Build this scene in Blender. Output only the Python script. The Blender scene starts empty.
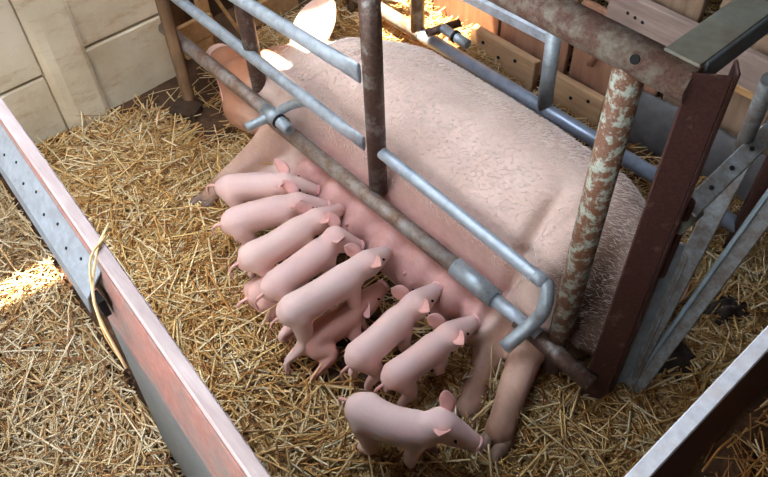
import bpy, bmesh, math, random
import numpy as np
from mathutils import Vector, Matrix, noise

random.seed(7)
rng = np.random.default_rng(11)
SC = bpy.context.scene
COL = SC.collection

# ------------------------------------------------------------------ camera
cam_d = bpy.data.cameras.new('camera')
cam_d.sensor_width = 36.0
cam_d.lens = 755.0 * 36.0 / 768.0
cam_d.clip_start = 0.02
cam = bpy.data.objects.new('camera', cam_d)
COL.objects.link(cam)
_r = Vector((0.667446, 0.744125, -0.028167))
_u = Vector((-0.554079, 0.521543, 0.648837))
_b = Vector((0.497506, -0.417457, 0.760406))
cam.matrix_world = Matrix(((_r.x, _u.x, _b.x, 0.0), (_r.y, _u.y, _b.y, 0.0), (_r.z, _u.z, _b.z, 2.0), (0, 0, 0, 1)))
SC.camera = cam

# ------------------------------------------------------------------ light
w = bpy.data.worlds.new('sky')
SC.world = w
w.use_nodes = True
w.node_tree.nodes['Background'].inputs[0].default_value = (0.90, 0.94, 1.0, 1)
w.node_tree.nodes['Background'].inputs[1].default_value = 8.5

sun_d = bpy.data.lights.new('sun', 'SUN')
sun_d.energy = 60.0
sun_d.angle = math.radians(0.6)
sun_d.color = (1.0, 0.80, 0.55)
sun = bpy.data.objects.new('sun', sun_d)
COL.objects.link(sun)
SUN = Vector((-0.26, -0.20, 1.0)).normalized()
sun.rotation_euler = SUN.to_track_quat('Z', 'Y').to_euler()

por_d = bpy.data.lights.new('barn_opening', 'AREA')      # importance-samples the sky through the open barn side
por_d.shape = 'RECTANGLE'
por_d.size = 3.0
por_d.size_y = 1.5
por_d.cycles.is_portal = True
por = bpy.data.objects.new('barn_opening', por_d)
COL.objects.link(por)
por.location = (-1.25, -0.62, 1.55)
por.rotation_euler = (math.radians(90), 0, 0)   # light leaves along +Y

SC.view_settings.view_transform = 'Standard'
SC.view_settings.look = 'None'
SC.view_settings.gamma = 1.0
SC.view_settings.use_curve_mapping = False
SC.view_settings.exposure = -0.35


# ------------------------------------------------------------------ helpers
def tag(o, label=None, cat=None, group=None, kind=None):
    if label: o['label'] = label
    if cat: o['category'] = cat
    if group: o['group'] = group
    if kind: o['kind'] = kind
    return o

def empty(name, loc=(0, 0, 0)):
    o = bpy.data.objects.new(name, None)
    o.empty_display_size = 0.05
    o.location = loc
    COL.objects.link(o)
    return o

def link_mesh(name, me, mat, parent=None, smooth=False):
    o = bpy.data.objects.new(name, me)
    COL.objects.link(o)
    if mat is not None and not me.materials:
        me.materials.append(mat)
    if smooth:
        me.polygons.foreach_set('use_smooth', [True] * len(me.polygons))
    if parent is not None:
        o.parent = parent
        o.matrix_parent_inverse = Matrix.Translation(parent.location).inverted()
    return o

def mesh_vf(name, v, f):
    me = bpy.data.meshes.new(name)
    me.from_pydata([tuple(p) for p in v], [], [tuple(q) for q in f])
    me.update()
    return me

def box_obj(name, c, s, mat, parent=None, bevel=0.004, rot=None, jitter=0.0):
    """box with centre c and full size s, bevelled edges, optional rotation matrix"""
    bm = bmesh.new()
    bmesh.ops.create_cube(bm, size=1.0)
    for v in bm.verts:
        v.co = Vector((v.co.x * s[0], v.co.y * s[1], v.co.z * s[2]))
        if jitter:
            v.co += Vector([random.uniform(-jitter, jitter) for _ in range(3)])
    if bevel:
        bmesh.ops.bevel(bm, geom=bm.edges[:], offset=bevel, segments=1, affect='EDGES')
    if rot is not None:
        bmesh.ops.transform(bm, matrix=rot.to_4x4(), verts=bm.verts)
    bmesh.ops.translate(bm, vec=Vector(c), verts=bm.verts)
    me = bpy.data.meshes.new(name)
    bm.to_mesh(me); bm.free()
    return link_mesh(name, me, mat, parent)

def bar_obj(name, a, b, wid, thk, mat, parent=None, up=(0, 0, 1), bevel=0.003):
    """flat bar from a to b; wid is measured along up x dir, thk along up"""
    a = Vector(a); b = Vector(b)
    d = (b - a).normalized()
    side = d.cross(Vector(up)).normalized()
    u = side.cross(d).normalized()
    R = Matrix((d, side, u)).transposed()
    return box_obj(name, (a + b) / 2, ((b - a).length, wid, thk), mat, parent, bevel, R)

def catmull(P, n):
    P = np.asarray(P, float)
    if len(P) < 3:
        t = np.linspace(0, 1, n)[:, None]
        return P[0] * (1 - t) + P[-1] * t
    Q = np.vstack([2 * P[0] - P[1], P, 2 * P[-1] - P[-2]])
    out = []
    for s in np.linspace(0, len(P) - 1, n):
        i = min(int(s), len(P) - 2); t = s - i
        p0, p1, p2, p3 = Q[i], Q[i + 1], Q[i + 2], Q[i + 3]
        out.append(0.5 * (2 * p1 + (p2 - p0) * t + (2 * p0 - 5 * p1 + 4 * p2 - p3) * t * t + (3 * p1 - p0 - 3 * p2 + p3) * t ** 3))
    return np.array(out)

def tube_vf(P, R, seg=12, n=None, caps=True, rr=None, up=(0, 0, 1), curve=True, ring_round=False):
    """lofted tube through P with radii R (rr: second radius along 'up'); returns verts, faces"""
    P = np.asarray(P, float); R = np.asarray(R, float)
    rr = R if rr is None else np.asarray(rr, float)
    if curve and len(P) > 2:
        n = n or (len(P) - 1) * 5 + 1
        t0 = np.linspace(0, 1, len(P)); t1 = np.linspace(0, 1, n)
        C = catmull(P, n)
        A = np.interp(t1, t0, R); B = np.interp(t1, t0, rr)
    else:
        C, A, B = P, R, rr
    T = np.gradient(C, axis=0)
    T /= np.linalg.norm(T, axis=1)[:, None] + 1e-12
    up = np.asarray(up, float)
    V = []; F = []
    rings = []
    for i in range(len(C)):
        rings.append((C[i], T[i], A[i], B[i]))
    if ring_round:
        pre = [(C[0] - T[0] * A[0] * math.sin(q), T[0], A[0] * math.cos(q), B[0] * math.cos(q)) for q in (1.35, 1.0, 0.6, 0.3)]
        post = [(C[-1] + T[-1] * A[-1] * math.sin(q), T[-1], A[-1] * math.cos(q), B[-1] * math.cos(q)) for q in (0.3, 0.6, 1.0, 1.35)]
        rings = pre + rings + post
    s_prev = None
    for (c, t, a, b) in rings:
        s = np.cross(t, up)
        if np.linalg.norm(s) < 0.15:
            s = s_prev if s_prev is not None else np.cross(t, [0.3, 1, 0.1])
        if s_prev is not None and s @ s_prev < 0:
            s = -s
        s = s - t * (s @ t)
        s /= np.linalg.norm(s)
        s_prev = s
        u = np.cross(s, t)
        for k in range(seg):
            q = 2 * math.pi * k / seg
            V.append(c + s * a * math.cos(q) + u * b * math.sin(q))
    m = len(rings)
    for i in range(m - 1):
        for k in range(seg):
            k2 = (k + 1) % seg
            F.append((i * seg + k, i * seg + k2, (i + 1) * seg + k2, (i + 1) * seg + k))
    if caps:
        F.append(tuple(range(seg))[::-1]); F.append(tuple((m - 1) * seg + k for k in range(seg)))
    return V, F

def fix_normals(me):
    bm = bmesh.new(); bm.from_mesh(me)
    bmesh.ops.recalc_face_normals(bm, faces=bm.faces)
    bm.to_mesh(me); bm.free()

def tube_obj(name, P, R, mat, parent=None, seg=14, **k):
    if np.isscalar(R): R = [R] * len(P)
    v, f = tube_vf(P, R, seg, **k)
    me = mesh_vf(name, v, f); fix_normals(me)
    o = link_mesh(name, me, mat, parent)
    me.polygons.foreach_set('use_smooth', [len(p.vertices) == 4 for p in me.polygons])
    return o

def pipe_obj(name, P, ro, mat, parent=None, wall=0.005, seg=16, curve=False):
    """hollow pipe with open ends"""
    P = [Vector(p) for p in P]
    v1, f1 = tube_vf(P, [ro] * len(P), seg, caps=False, curve=curve)
    v2, f2 = tube_vf(P, [ro - wall] * len(P), seg, caps=False, curve=curve)
    n = len(v1)
    F = list(f1) + [tuple(n + i for i in q)[::-1] for q in f2]
    for k in range(seg):
        k2 = (k + 1) % seg
        F.append((k2, k, n + k, n + k2))
        F.append((n - seg + k, n - seg + k2, n + n - seg + k2, n + n - seg + k))
    me = mesh_vf(name, list(v1) + list(v2), F); fix_normals(me)
    o = link_mesh(name, me, mat, parent)
    me.polygons.foreach_set('use_smooth', [i < len(f1) + len(f2) for i in range(len(me.polygons))])
    return o

def remesh(name, parts, voxel, smooth_it=6, fac=0.5):
    """union of overlapping closed shapes as one continuous surface"""
    V = []; F = []
    for v, f in parts:
        o = len(V); V += [tuple(p) for p in v]; F += [tuple(o + i for i in q) for q in f]
    me = mesh_vf(name + '_tmp', V, F); fix_normals(me)
    o = bpy.data.objects.new(name + '_tmp', me); COL.objects.link(o)
    m = o.modifiers.new('r', 'REMESH'); m.mode = 'VOXEL'; m.voxel_size = voxel
    s = o.modifiers.new('s', 'SMOOTH'); s.iterations = smooth_it; s.factor = fac
    dg = bpy.context.evaluated_depsgraph_get()
    out = bpy.data.meshes.new_from_object(o.evaluated_get(dg))
    out.name = name
    bpy.data.objects.remove(o); bpy.data.meshes.remove(me)
    out.polygons.foreach_set('use_smooth', [True] * len(out.polygons))
    return out

def paint(me, fn, attr='tint'):
    """per-vertex colour attribute from fn(co array) -> rgb array"""
    n = len(me.vertices)
    co = np.empty(n * 3, np.float32); me.vertices.foreach_get('co', co); co = co.reshape(-1, 3)
    rgb = fn(co)
    a = me.color_attributes.new(attr, 'FLOAT_COLOR', 'POINT')
    d = np.ones((n, 4), np.float32); d[:, :3] = rgb
    a.data.foreach_set('color', d.ravel())

def srgb(r, g, b):
    return tuple(((c / 255) / 12.92 if c / 255 <= 0.04045 else ((c / 255 + 0.055) / 1.055) ** 2.4) for c in (r, g, b))


# ------------------------------------------------------------------ materials
class NT:
    def __init__(self, name):
        self.m = bpy.data.materials.new(name); self.m.use_nodes = True
        self.t = self.m.node_tree; self.n = self.t.nodes; self.b = self.n['Principled BSDF']
    def add(self, typ, **k):
        x = self.n.new(typ)
        for a, v in k.items(): setattr(x, a, v)
        return x
    def link(self, a, b): self.t.links.new(a, b)
    def coord(self, scale=(1, 1, 1)):
        tc = self.add('ShaderNodeTexCoord'); mp = self.add('ShaderNodeMapping')
        mp.inputs['Scale'].default_value = scale
        self.link(tc.outputs['Object'], mp.inputs[0]); return mp.outputs[0]
    def noise(self, scale, vec=None, detail=4, rough=0.6):
        x = self.add('ShaderNodeTexNoise'); x.inputs['Scale'].default_value = scale
        x.inputs['Detail'].default_value = detail; x.inputs['Roughness'].default_value = rough
        if vec is not None: self.link(vec, x.inputs['Vector'])
        return x.outputs['Fac']
    def ramp(self, fac, stops):
        r = self.add('ShaderNodeValToRGB'); e = r.color_ramp.elements
        while len(e) < len(stops): e.new(0.5)
        for el, (p, c) in zip(e, stops):
            el.position = p; el.color = (*c[:3], 1)
        self.link(fac, r.inputs[0]); return r.outputs[0]
    def mix(self, fac, a, b, mode='MIX'):
        x = self.add('ShaderNodeMix', data_type='RGBA', blend_type=mode)
        for i, v in ((0, fac), (6, a), (7, b)):
            if hasattr(v, 'is_output'): self.link(v, x.inputs[i])
            elif i == 0: x.inputs[0].default_value = v
            else: x.inputs[i].default_value = (*v[:3], 1)
        return x.outputs[2]
    def bump(self, h, strength=0.3, dist=0.01):
        x = self.add('ShaderNodeBump'); x.inputs['Strength'].default_value = strength
        x.inputs['Distance'].default_value = dist
        self.link(h, x.inputs['Height']); self.link(x.outputs[0], self.b.inputs['Normal'])
    def out(self, col, rough=0.7, metal=0.0, spec=0.4):
        if hasattr(col, 'is_output'): self.link(col, self.b.inputs['Base Color'])
        else: self.b.inputs['Base Color'].default_value = (*col, 1)
        self.b.inputs['Roughness'].default_value = rough
        self.b.inputs['Metallic'].default_value = metal
        self.b.inputs['Specular IOR Level'].default_value = spec
        return self.m

def mat_plain(name, col, rough=0.7, var=0.25, scale=14, metal=0.0, bump=0.15):
    k = NT(name); c = k.coord()
    f = k.noise(scale, c, 5)
    d = tuple(x * (1 - var) for x in col); l = tuple(min(1, x * (1 + var)) for x in col)
    k.bump(f, bump, 0.004)
    return k.out(k.ramp(f, [(0.3, d), (0.7, l)]), rough, metal)

def mat_rusty(name, paint_c, rust_a, rust_b, amount=0.5, scale=9, rough=0.55, metal=0.3, edge=0.06):
    """flaking paint or zinc over rust: amount 0 (clean) .. 1 (all rust)"""
    k = NT(name); c = k.coord()
    f = k.noise(scale, c, 8, 0.72); g = k.noise(scale * 5, c, 5, 0.7)
    rust = k.ramp(g, [(0.3, rust_a), (0.7, rust_b)])
    pv = k.ramp(k.noise(scale * 2.3, c, 5), [(0.3, tuple(x * 0.72 for x in paint_c)), (0.7, paint_c)])
    p = 0.28 + 0.44 * (1 - amount)
    mask = k.ramp(f, [(max(0, p - edge), (0, 0, 0)), (min(1, p + edge), (1, 1, 1))])
    k.bump(f, 0.35, 0.003)
    return k.out(k.mix(mask, pv, rust), rough, metal)

def mat_wood(name, a, b, axis=0, scale=6, rough=0.8):
    k = NT(name); s = [16, 16, 16]; s[axis] = 1.6
    c = k.coord(tuple(s))
    f = k.noise(scale * 0.35, c, 6, 0.65); g = k.noise(3.5, k.coord(), 4)
    col = k.mix(k.ramp(g, [(0.35, (0, 0, 0)), (0.75, (0.55, 0.55, 0.55))]), k.ramp(f, [(0.28, a), (0.72, b)]), tuple(x * 0.55 for x in a))
    k.bump(f, 0.4, 0.004)
    return k.out(col, rough, 0, 0.25)

def mat_skin(name, mott=0.10, bump=0.25, bscale=90, coat=(1, 1, 1), sss=0.12):
    k = NT(name)
    at = k.add('ShaderNodeAttribute', attribute_name='tint')
    c = k.coord(coat)
    f = k.noise(7, k.coord(), 5); g = k.noise(bscale, c, 3, 0.7)
    m1 = k.mix(1.0, at.outputs['Color'], k.ramp(f, [(0.25, (1 - mott * 1.6, 1 - mott * 2.0, 1 - mott * 2.2)), (0.75, (1 + mott * .5,) * 3)]), 'MULTIPLY')
    m2 = k.mix(1.0, m1, k.ramp(g, [(0.3, (1 - mott, 1 - mott, 1 - mott)), (0.7, (1, 1, 1))]), 'MULTIPLY')
    k.bump(g, bump, 0.004)
    k.out(m2, 0.55, 0, 0.35)
    k.b.inputs['Subsurface Weight'].default_value = sss
    k.b.inputs['Subsurface Radius'].default_value = (0.012, 0.005, 0.003)
    return k.m

M = {}
M['concrete'] = None
def mat_concrete():
    k = NT('limewashed_concrete'); c = k.coord()
    f = k.noise(2.2, c, 6, 0.6); g = k.noise(26, c, 6, 0.7); s = k.noise(5, k.coord((1, 1, 3)), 6, 0.75)
    base = k.ramp(f, [(0.25, srgb(190, 172, 140)), (0.5, srgb(222, 208, 178)), (0.8, srgb(234, 224, 202))])
    stain = k.ramp(s, [(0.52, (0, 0, 0)), (0.74, (0.75, 0.75, 0.75))])
    col = k.mix(stain, base, srgb(178, 138, 88))
    spk = k.ramp(g, [(0.66, (0, 0, 0)), (0.78, (0.5, 0.5, 0.5))])
    k.bump(g, 0.35, 0.006)
    return k.out(k.mix(spk, col, srgb(150, 128, 96)), 0.9, 0, 0.2)
M['concrete'] = mat_concrete()
M['joint'] = mat_plain('dark_wall_joint', srgb(150, 128, 92), 0.95)

def mat_dirt():
    k = NT('trampled_dirt'); c = k.coord()
    f = k.noise(5, c, 6, 0.65); g = k.noise(60, c, 5, 0.7)
    col = k.ramp(f, [(0.3, srgb(60, 43, 32)), (0.55, srgb(94, 69, 50)), (0.8, srgb(132, 101, 70))])
    k.bump(g, 0.6, 0.01)
    return k.out(k.mix(k.ramp(g, [(0.45, (0, 0, 0)), (0.7, (0.6, 0.6, 0.6))]), col, srgb(64, 46, 34)), 0.95, 0, 0.15)
M['dirt'] = mat_dirt()

def mat_straw():
    k = NT('straw'); at = k.add('ShaderNodeAttribute', attribute_name='tint')
    k.out(at.outputs['Color'], 0.5, 0, 0.35)
    return k.m
M['straw'] = mat_straw()

RA, RB = srgb(72, 40, 28), srgb(128, 74, 46)
M['rail'] = mat_rusty('weathered_steel_rail', srgb(176, 168, 160), srgb(104, 78, 62), srgb(150, 120, 98), 0.52, 16, 0.5, 0.25, 0.12)
M['bar_blue'] = mat_rusty('pale_blue_grey_bar', srgb(190, 202, 212), srgb(128, 136, 142), srgb(158, 164, 168), 0.30, 14, 0.38, 0.3, 0.1)
M['galv'] = mat_rusty('galvanised_pipe', srgb(160, 174, 192), srgb(116, 124, 138), srgb(146, 152, 160), 0.25, 12, 0.28, 0.35, 0.1)
M['sleeve'] = mat_rusty('galvanised_sleeve', srgb(176, 188, 194), srgb(122, 128, 128), srgb(150, 150, 146), 0.25, 20, 0.4, 0.4, 0.1)
M['post_rust'] = mat_rusty('rust_brown_post', srgb(146, 142, 136), srgb(66, 48, 40), srgb(104, 80, 68), 0.66, 15, 0.45, 0.25)
M['post_green'] = mat_rusty('flaking_pale_green_post', srgb(168, 174, 158), srgb(88, 56, 40), srgb(128, 88, 62), 0.56, 40, 0.6, 0.05, 0.045)
M['beam'] = mat_rusty('flaking_rusty_beam', srgb(150, 142, 126), srgb(88, 62, 52), srgb(126, 98, 84), 0.60, 26, 0.6, 0.15, 0.09)
M['upright'] = mat_rusty('dark_red_brown_upright', srgb(110, 84, 74), srgb(52, 31, 27), srgb(76, 47, 40), 0.82, 26, 0.5, 0.2)
M['angle'] = mat_rusty('olive_grey_angle_iron', srgb(118, 118, 104), srgb(88, 80, 66), srgb(110, 100, 82), 0.4, 12, 0.6, 0.2, 0.15)
M['angle_blue'] = mat_rusty('blue_grey_angle_iron', srgb(140, 158, 166), srgb(110, 110, 104), srgb(130, 128, 118), 0.25, 12, 0.5, 0.3, 0.12)
M['gate'] = mat_rusty('scuffed_white_gate_steel', srgb(142, 150, 152), srgb(88, 82, 76), srgb(116, 106, 96), 0.55, 26, 0.5, 0.25, 0.12)
M['black'] = mat_plain('black_rubber_ring', srgb(24, 22, 22), 0.6, 0.2)
M['hole'] = mat_plain('dark_hole', srgb(14, 12, 11), 0.9, 0.1)
M['stake'] = mat_wood('brown_stake_wood', srgb(104, 78, 54), srgb(158, 126, 92), 2)
M['cap_white'] = mat_wood('pinkish_white_planed_wood', srgb(170, 150, 146), srgb(204, 188, 184), 0)
M['plank_red'] = mat_rusty('faded_red_painted_plank', srgb(122, 118, 112), srgb(138, 88, 78), srgb(164, 116, 104), 0.62, 9, 0.75, 0.0, 0.12)
M['plank_grey'] = mat_rusty('grey_green_painted_plank', srgb(108, 114, 114), srgb(88, 90, 92), srgb(128, 126, 122), 0.4, 10, 0.7, 0.0, 0.15)
M['strip'] = mat_rusty('perforated_zinc_strip', srgb(140, 148, 156), srgb(104, 108, 114), srgb(126, 128, 132), 0.35, 24, 0.45, 0.3, 0.12)
M['white_edge'] = mat_rusty('white_painted_edge', srgb(226, 228, 232), srgb(196, 190, 190), srgb(214, 206, 204), 0.3, 20, 0.5, 0.0, 0.12)
M['dark_red'] = mat_plain('dark_red_board_face', srgb(78, 34, 38), 0.6, 0.35, 9)
M['tan'] = mat_wood('tan_rough_plank', srgb(158, 116, 74), srgb(204, 164, 112), 0)
M['red_brown'] = mat_wood('red_brown_plank', srgb(136, 94, 72), srgb(178, 134, 106), 2)
M['grey_pink'] = mat_wood('grey_pink_weathered_plank', srgb(128, 108, 98), srgb(172, 150, 138), 0)
M['sand'] = mat_wood('sandy_low_plank', srgb(164, 128, 92), srgb(206, 172, 134), 0)
M['grey_brown'] = mat_wood('grey_brown_upright_board', srgb(122, 98, 78), srgb(166, 140, 114), 2)
M['rubber'] = mat_plain('dark_grey_belt', srgb(78, 76, 76), 0.7, 0.3, 22)
M['dark_wood'] = mat_wood('dark_barn_boards', srgb(52, 38, 28), srgb(86, 64, 46), 2)
M['roof'] = mat_plain('roof_sheet', srgb(92, 82, 70), 0.9)
M['hoof'] = mat_plain('dirty_hoof_horn', srgb(122, 98, 82), 0.6, 0.35, 40)
M['sow_skin'] = mat_skin('sow_skin', 0.13, 0.35, 40, (1.0, 2.4, 1.8), 0.10)
M['pig_skin'] = mat_skin('piglet_skin', 0.05, 0.10, 120)
M['pig_ear'] = mat_plain('piglet_ear_skin', srgb(228, 174, 164), 0.55, 0.12, 20)
M['pig_nose'] = mat_plain('piglet_nose_skin', srgb(232, 176, 174), 0.4, 0.1, 30)
M['sow_ear'] = mat_plain('sow_ear_skin', srgb(236, 196, 176), 0.55, 0.12, 14)
M['sow_teat'] = mat_plain('sow_teat_skin', srgb(222, 164, 152), 0.5, 0.12, 40)
M['bristle'] = mat_plain('pale_bristle', srgb(238, 224, 212), 0.6, 0.1, 10, bump=0)
M['dung'] = mat_plain('dark_brown_heap', srgb(44, 34, 28), 0.8, 0.35, 30, bump=0.6)
M['eye'] = mat_plain('dark_eye', srgb(20, 14, 12), 0.15, 0.1, 20, bump=0)

# ------------------------------------------------------------------ the setting
def hgt(x, y):
    return 0.016 * noise.noise(Vector((x * 2.1, y * 2.1, 0.3))) + 0.010 * noise.noise(Vector((x * 6.3, y * 6.3, 4.0)))

def make_floor():
    nx, ny = 130, 110
    xs = np.linspace(-3.2, 3.0, nx); ys = np.linspace(-4.0, 3.6, ny)
    V = [(x, y, hgt(x, y) - 0.02) for y in ys for x in xs]
    F = [(j * nx + i, j * nx + i + 1, (j + 1) * nx + i + 1, (j + 1) * nx + i) for j in range(ny - 1) for i in range(nx - 1)]
    o = link_mesh('floor', mesh_vf('floor', V, F), M['dirt'], smooth=True)
    tag(o, 'brown trampled dirt floor under the straw', None, kind='structure')
make_floor()

# concrete slab wall with a pilaster, each slab a piece of its own
wl = box_obj('wall_left', (-2.755, 0.14, 0.95), (0.13, 2.0, 2.3), M['joint'], bevel=0)
tag(wl, 'limewashed concrete slab wall with a pilaster', None, kind='structure')
def slab(y0, y1, z0, z1, t=0.05):
    return box_obj('concrete_slab', (-2.69 + t / 2, (y0 + y1) / 2, (z0 + z1) / 2), (t, y1 - y0, z1 - z0), M['concrete'], wl, 0.007, jitter=0.003)
for (y0, y1) in ((-0.85, 0.56), (0.735, 1.13)):
    dz = 0.0 if y0 < 0 else 0.03
    slab(y0, y1, -0.06, 0.245 + dz)
    slab(y0, y1, 0.257 + dz, 0.70 + dz)
    slab(y0, y1, 0.712 + dz, 1.25 + dz)
    slab(y0, y1, 1.262 + dz, 2.1)
def pilaster():
    prof = [(-2.69, 0.555), (-2.64, 0.565), (-2.618, 0.585), (-2.605, 0.615), (-2.604, 0.72), (-2.612, 0.735), (-2.69, 0.74)]
    V = [(x, y, z) for z in (-0.06, 2.1) for x, y in prof]; n = len(prof)
    F = [(i, (i + 1) % n, n + (i + 1) % n, n + i) for i in range(n)] + [tuple(range(n))[::-1], tuple(range(n, 2 * n))]
    me = mesh_vf('pilaster', V, F); fix_normals(me)
    link_mesh('pilaster', me, M['concrete'], wl)
pilaster()

wb = box_obj('wall_back', (0.2, 3.45, 1.1), (6.4, 0.1, 2.4), M['dark_wood'], bevel=0)
tag(wb, 'dark board wall at the back of the barn', None, kind='structure')
wc = box_obj('wall_corner', (-2.95, 2.3, 1.1), (0.1, 2.3, 2.4), M['dark_wood'], bevel=0)
tag(wc, 'dark board wall behind the sow head', None, kind='structure')
wr = box_obj('wall_right', (1.15, 1.4, 1.1), (0.1, 4.2, 2.4), M['dark_wood'], bevel=0)
tag(wr, 'dark board wall on the aisle side', None, kind='structure')

wf = box_obj('added_wall_front', (0.65, -0.67, 1.1), (1.0, 0.1, 2.4), M['dark_wood'], bevel=0)  # unseen wall added to keep daylight off the right side
tag(wf, 'unseen dark board wall added to block daylight on the right', None, kind='structure')

wh = box_obj('added_wall_aisle', (-1.25, -0.67, 0.4), (2.8, 0.08, 0.9), M['concrete'], bevel=0)  # unseen low wall added to cut grazing light on partition and straw
tag(wh, 'unseen low wall added under the barn opening to cut grazing light', None, kind='structure')

# roof sheets; a slit near the eaves lets sun patches in
ROOF_Z = 2.3
def roof():
    rects = []
    X0, XB, X1 = -3.3, -2.40, 1.3
    rects += [(-1.1, X1, -0.95, 3.6), (-2.4, -1.1, -0.95, 0.1), (-2.4, -1.1, 1.5, 3.6)]
    opens = [(-0.65, -0.17, -2.60, -2.505), (0.79, 1.22, -2.69, -2.49), (1.39, 1.82, -2.90, -2.40)]
    y = -0.95
    for a, b, xa, xb in opens:
        rects.append((X0, XB, y, a)); rects.append((X0, xa, a, b))
        if xb < XB: rects.append((xb, XB, a, b))
        y = b
    rects.append((X0, XB, y, 3.6))
    V = []; F = []
    for x0, x1, y0, y1 in rects:
        o = len(V)
        V += [(x, yy, z) for z in (ROOF_Z, ROOF_Z + 0.01) for x, yy in ((x0, y0), (x1, y0), (x1, y1), (x0, y1))]
        F += [(o, o + 3, o + 2, o + 1), (o + 4, o + 5, o + 6, o + 7)] + [(o + i, o + (i + 1) % 4, o + 4 + (i + 1) % 4, o + 4 + i) for i in range(4)]
    o = link_mesh('roof', mesh_vf('roof', V, F), M['roof'])
    tag(o, 'barn roof sheets with a slit along the eaves', None, kind='structure')
roof()
def added_light_sheets():  # translucent sheets added to the roof for soft light from above
    k = NT('added_translucent_sheet')
    tr = k.add('ShaderNodeBsdfTranslucent'); tr.inputs[0].default_value = (0.57, 0.65, 0.78, 1)
    k.link(tr.outputs[0], k.n['Material Output'].inputs['Surface'])
    for i in range(2):
        x0 = -2.4 + 0.65 * i
        o = box_obj('added_light_sheet', (x0 + 0.325, 0.8, ROOF_Z + 0.014 + 0.006 * i), (0.78, 1.70, 0.004), k.m, bpy.data.objects['roof'], 0)
added_light_sheets()

# ------------------------------------------------------------------ farrowing crate
YN, YF = 1.12, 1.90
crate = empty('farrowing_crate', (-1.3, 1.5, 0))
tag(crate, 'rusty steel farrowing crate of pipes and bars standing around the big sow', 'crate')
RY = 1.08   # the lower rail is welded on the outside of the posts
tube_obj('lower_rail', [(-2.66, RY, 0.222), (-1.82, RY, 0.212)], 0.027, M['rail'], crate)
tube_obj('lower_rail', [(-1.90, RY, 0.186), (-1.35, RY, 0.188), (-0.90, RY, 0.186)], 0.027, M['rail'], crate, curve=False)
pipe_obj('pipe_stub', [(-1.86, 1.05, 0.262), (-1.735, 1.05, 0.255)], 0.022, M['sleeve'], crate)
tube_obj('stub_collar', [(-1.875, 1.05, 0.263), (-1.80, 1.05, 0.259)], 0.028, M['sleeve'], crate)
tube_obj('rubber_ring', [(-1.803, 1.05, 0.2592), (-1.792, 1.05, 0.2586)], 0.027, M['black'], crate)
pipe_obj('rail_sleeve', [(-0.955, RY, 0.186), (-0.79, RY, 0.181)], 0.031, M['sleeve'], crate)
tube_obj('rail_pin', [(-0.82, RY, 0.182), (-0.62, RY, 0.174)], 0.022, M['bar_blue'], crate)
tube_obj('lower_rail', [(-0.70, RY, 0.170), (-0.43, RY, 0.150)], 0.026, M['post_rust'], crate)
# middle bar in two lengths, and the upper bar
def flat_end_bar(name, a, b, r, h, mat, parent, ends=(True, True)):
    a = Vector(a); b = Vector(b); d = b - a; L = d.length
    ts = [0, 0.045 / L, 0.11 / L, 1 - 0.11 / L, 1 - 0.045 / L, 1]
    A = [r] * 6; B = [h] * 6
    for e, ids in ((0, (0, 1)), (1, (5, 4))):
        if ends[e]:
            A[ids[0]] = r * 0.35; B[ids[0]] = h * 1.35; A[ids[1]] = r * 0.4; B[ids[1]] = h * 1.35
    return tube_obj(name, [a + d * t for t in ts], A, mat, parent, seg=16, rr=B, curve=False)
flat_end_bar('middle_bar', (-2.75, YN, 0.392), (-1.395, YN - 0.015, 0.382), 0.021, 0.023, M['bar_blue'], crate, (False, True))
flat_end_bar('middle_bar', (-1.335, YN, 0.380), (-0.66, YN, 0.345), 0.019, 0.022, M['bar_blue'], crate, (False, False))
flat_end_bar('upper_bar', (-2.75, YN, 0.565), (-1.395, YN - 0.015, 0.655), 0.021, 0.026, M['bar_blue'], crate, (False, True))
# bent locking arms
pipe_obj('locking_arm', [(-1.69, YN, 0.365), (-1.735, YN - 0.01, 0.345), (-1.79, YN - 0.03, 0.305), (-1.835, 1.05, 0.262), (-1.87, 0.955, 0.238)], 0.0165, M['sleeve'], crate, curve=True)
pipe_obj('locking_arm', [(-0.70, YN, 0.350), (-0.655, YN, 0.338), (-0.630, YN - 0.03, 0.290), (-0.640, 1.07, 0.235), (-0.665, 0.985, 0.165)], 0.021, M['sleeve'], crate, curve=True)
# posts
tube_obj('post', [(-2.075, YN + 0.01, -0.04), (-2.03, YN + 0.01, 0.2), (-2.06, YN + 0.01, 1.12)], 0.029, M['post_rust'], crate, curve=False)
tube_obj('post', [(-1.352, YN, 0.19), (-1.352, YN, 1.12)], 0.031, M['post_rust'], crate)
tube_obj('post', [(-0.578, YN, 0.13), (-0.583, YN, 1.12)], 0.033, M['post_green'], crate)
tube_obj('post_foot', [(-0.575, YN - 0.01, -0.08), (-0.575, YN - 0.01, 0.15)], 0.030, M['post_rust'], crate)
# beam along the top: half-round channel with a hole
tube_obj('top_beam', [(-2.6, YN, 1.125), (-0.452, YN, 1.135)], 0.038, M['beam'], crate, seg=18)
tube_obj('bolt_hole', [(-0.560, YN - 0.031, 1.150), (-0.560, YN - 0.0375, 1.154)], 0.0095, M['hole'], crate, seg=10)
# angle upright at the rear corner
bar_obj('upright_face', (-0.43, YN, -0.06), (-0.43, YN, 1.172), 0.008, 0.072, M['upright'], crate, up=(0.80, 0.60, 0))
bar_obj('upright_flange', (-0.412, YN + 0.052, -0.06), (-0.412, YN + 0.052, 1.172), 0.045, 0.008, M['upright'], crate, up=(0.80, 0.60, 0))
# top cross angle running over to the far frame
bar_obj('cross_angle_top', (-0.49, 1.115, 1.176), (-0.49, YF + 0.05, 1.176), 0.075, 0.007, M['angle'], crate)
bar_obj('cross_angle_side', (-0.452, 1.135, 1.152), (-0.452, YF + 0.05, 1.152), 0.007, 0.050, M['angle_blue'], crate)
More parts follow.
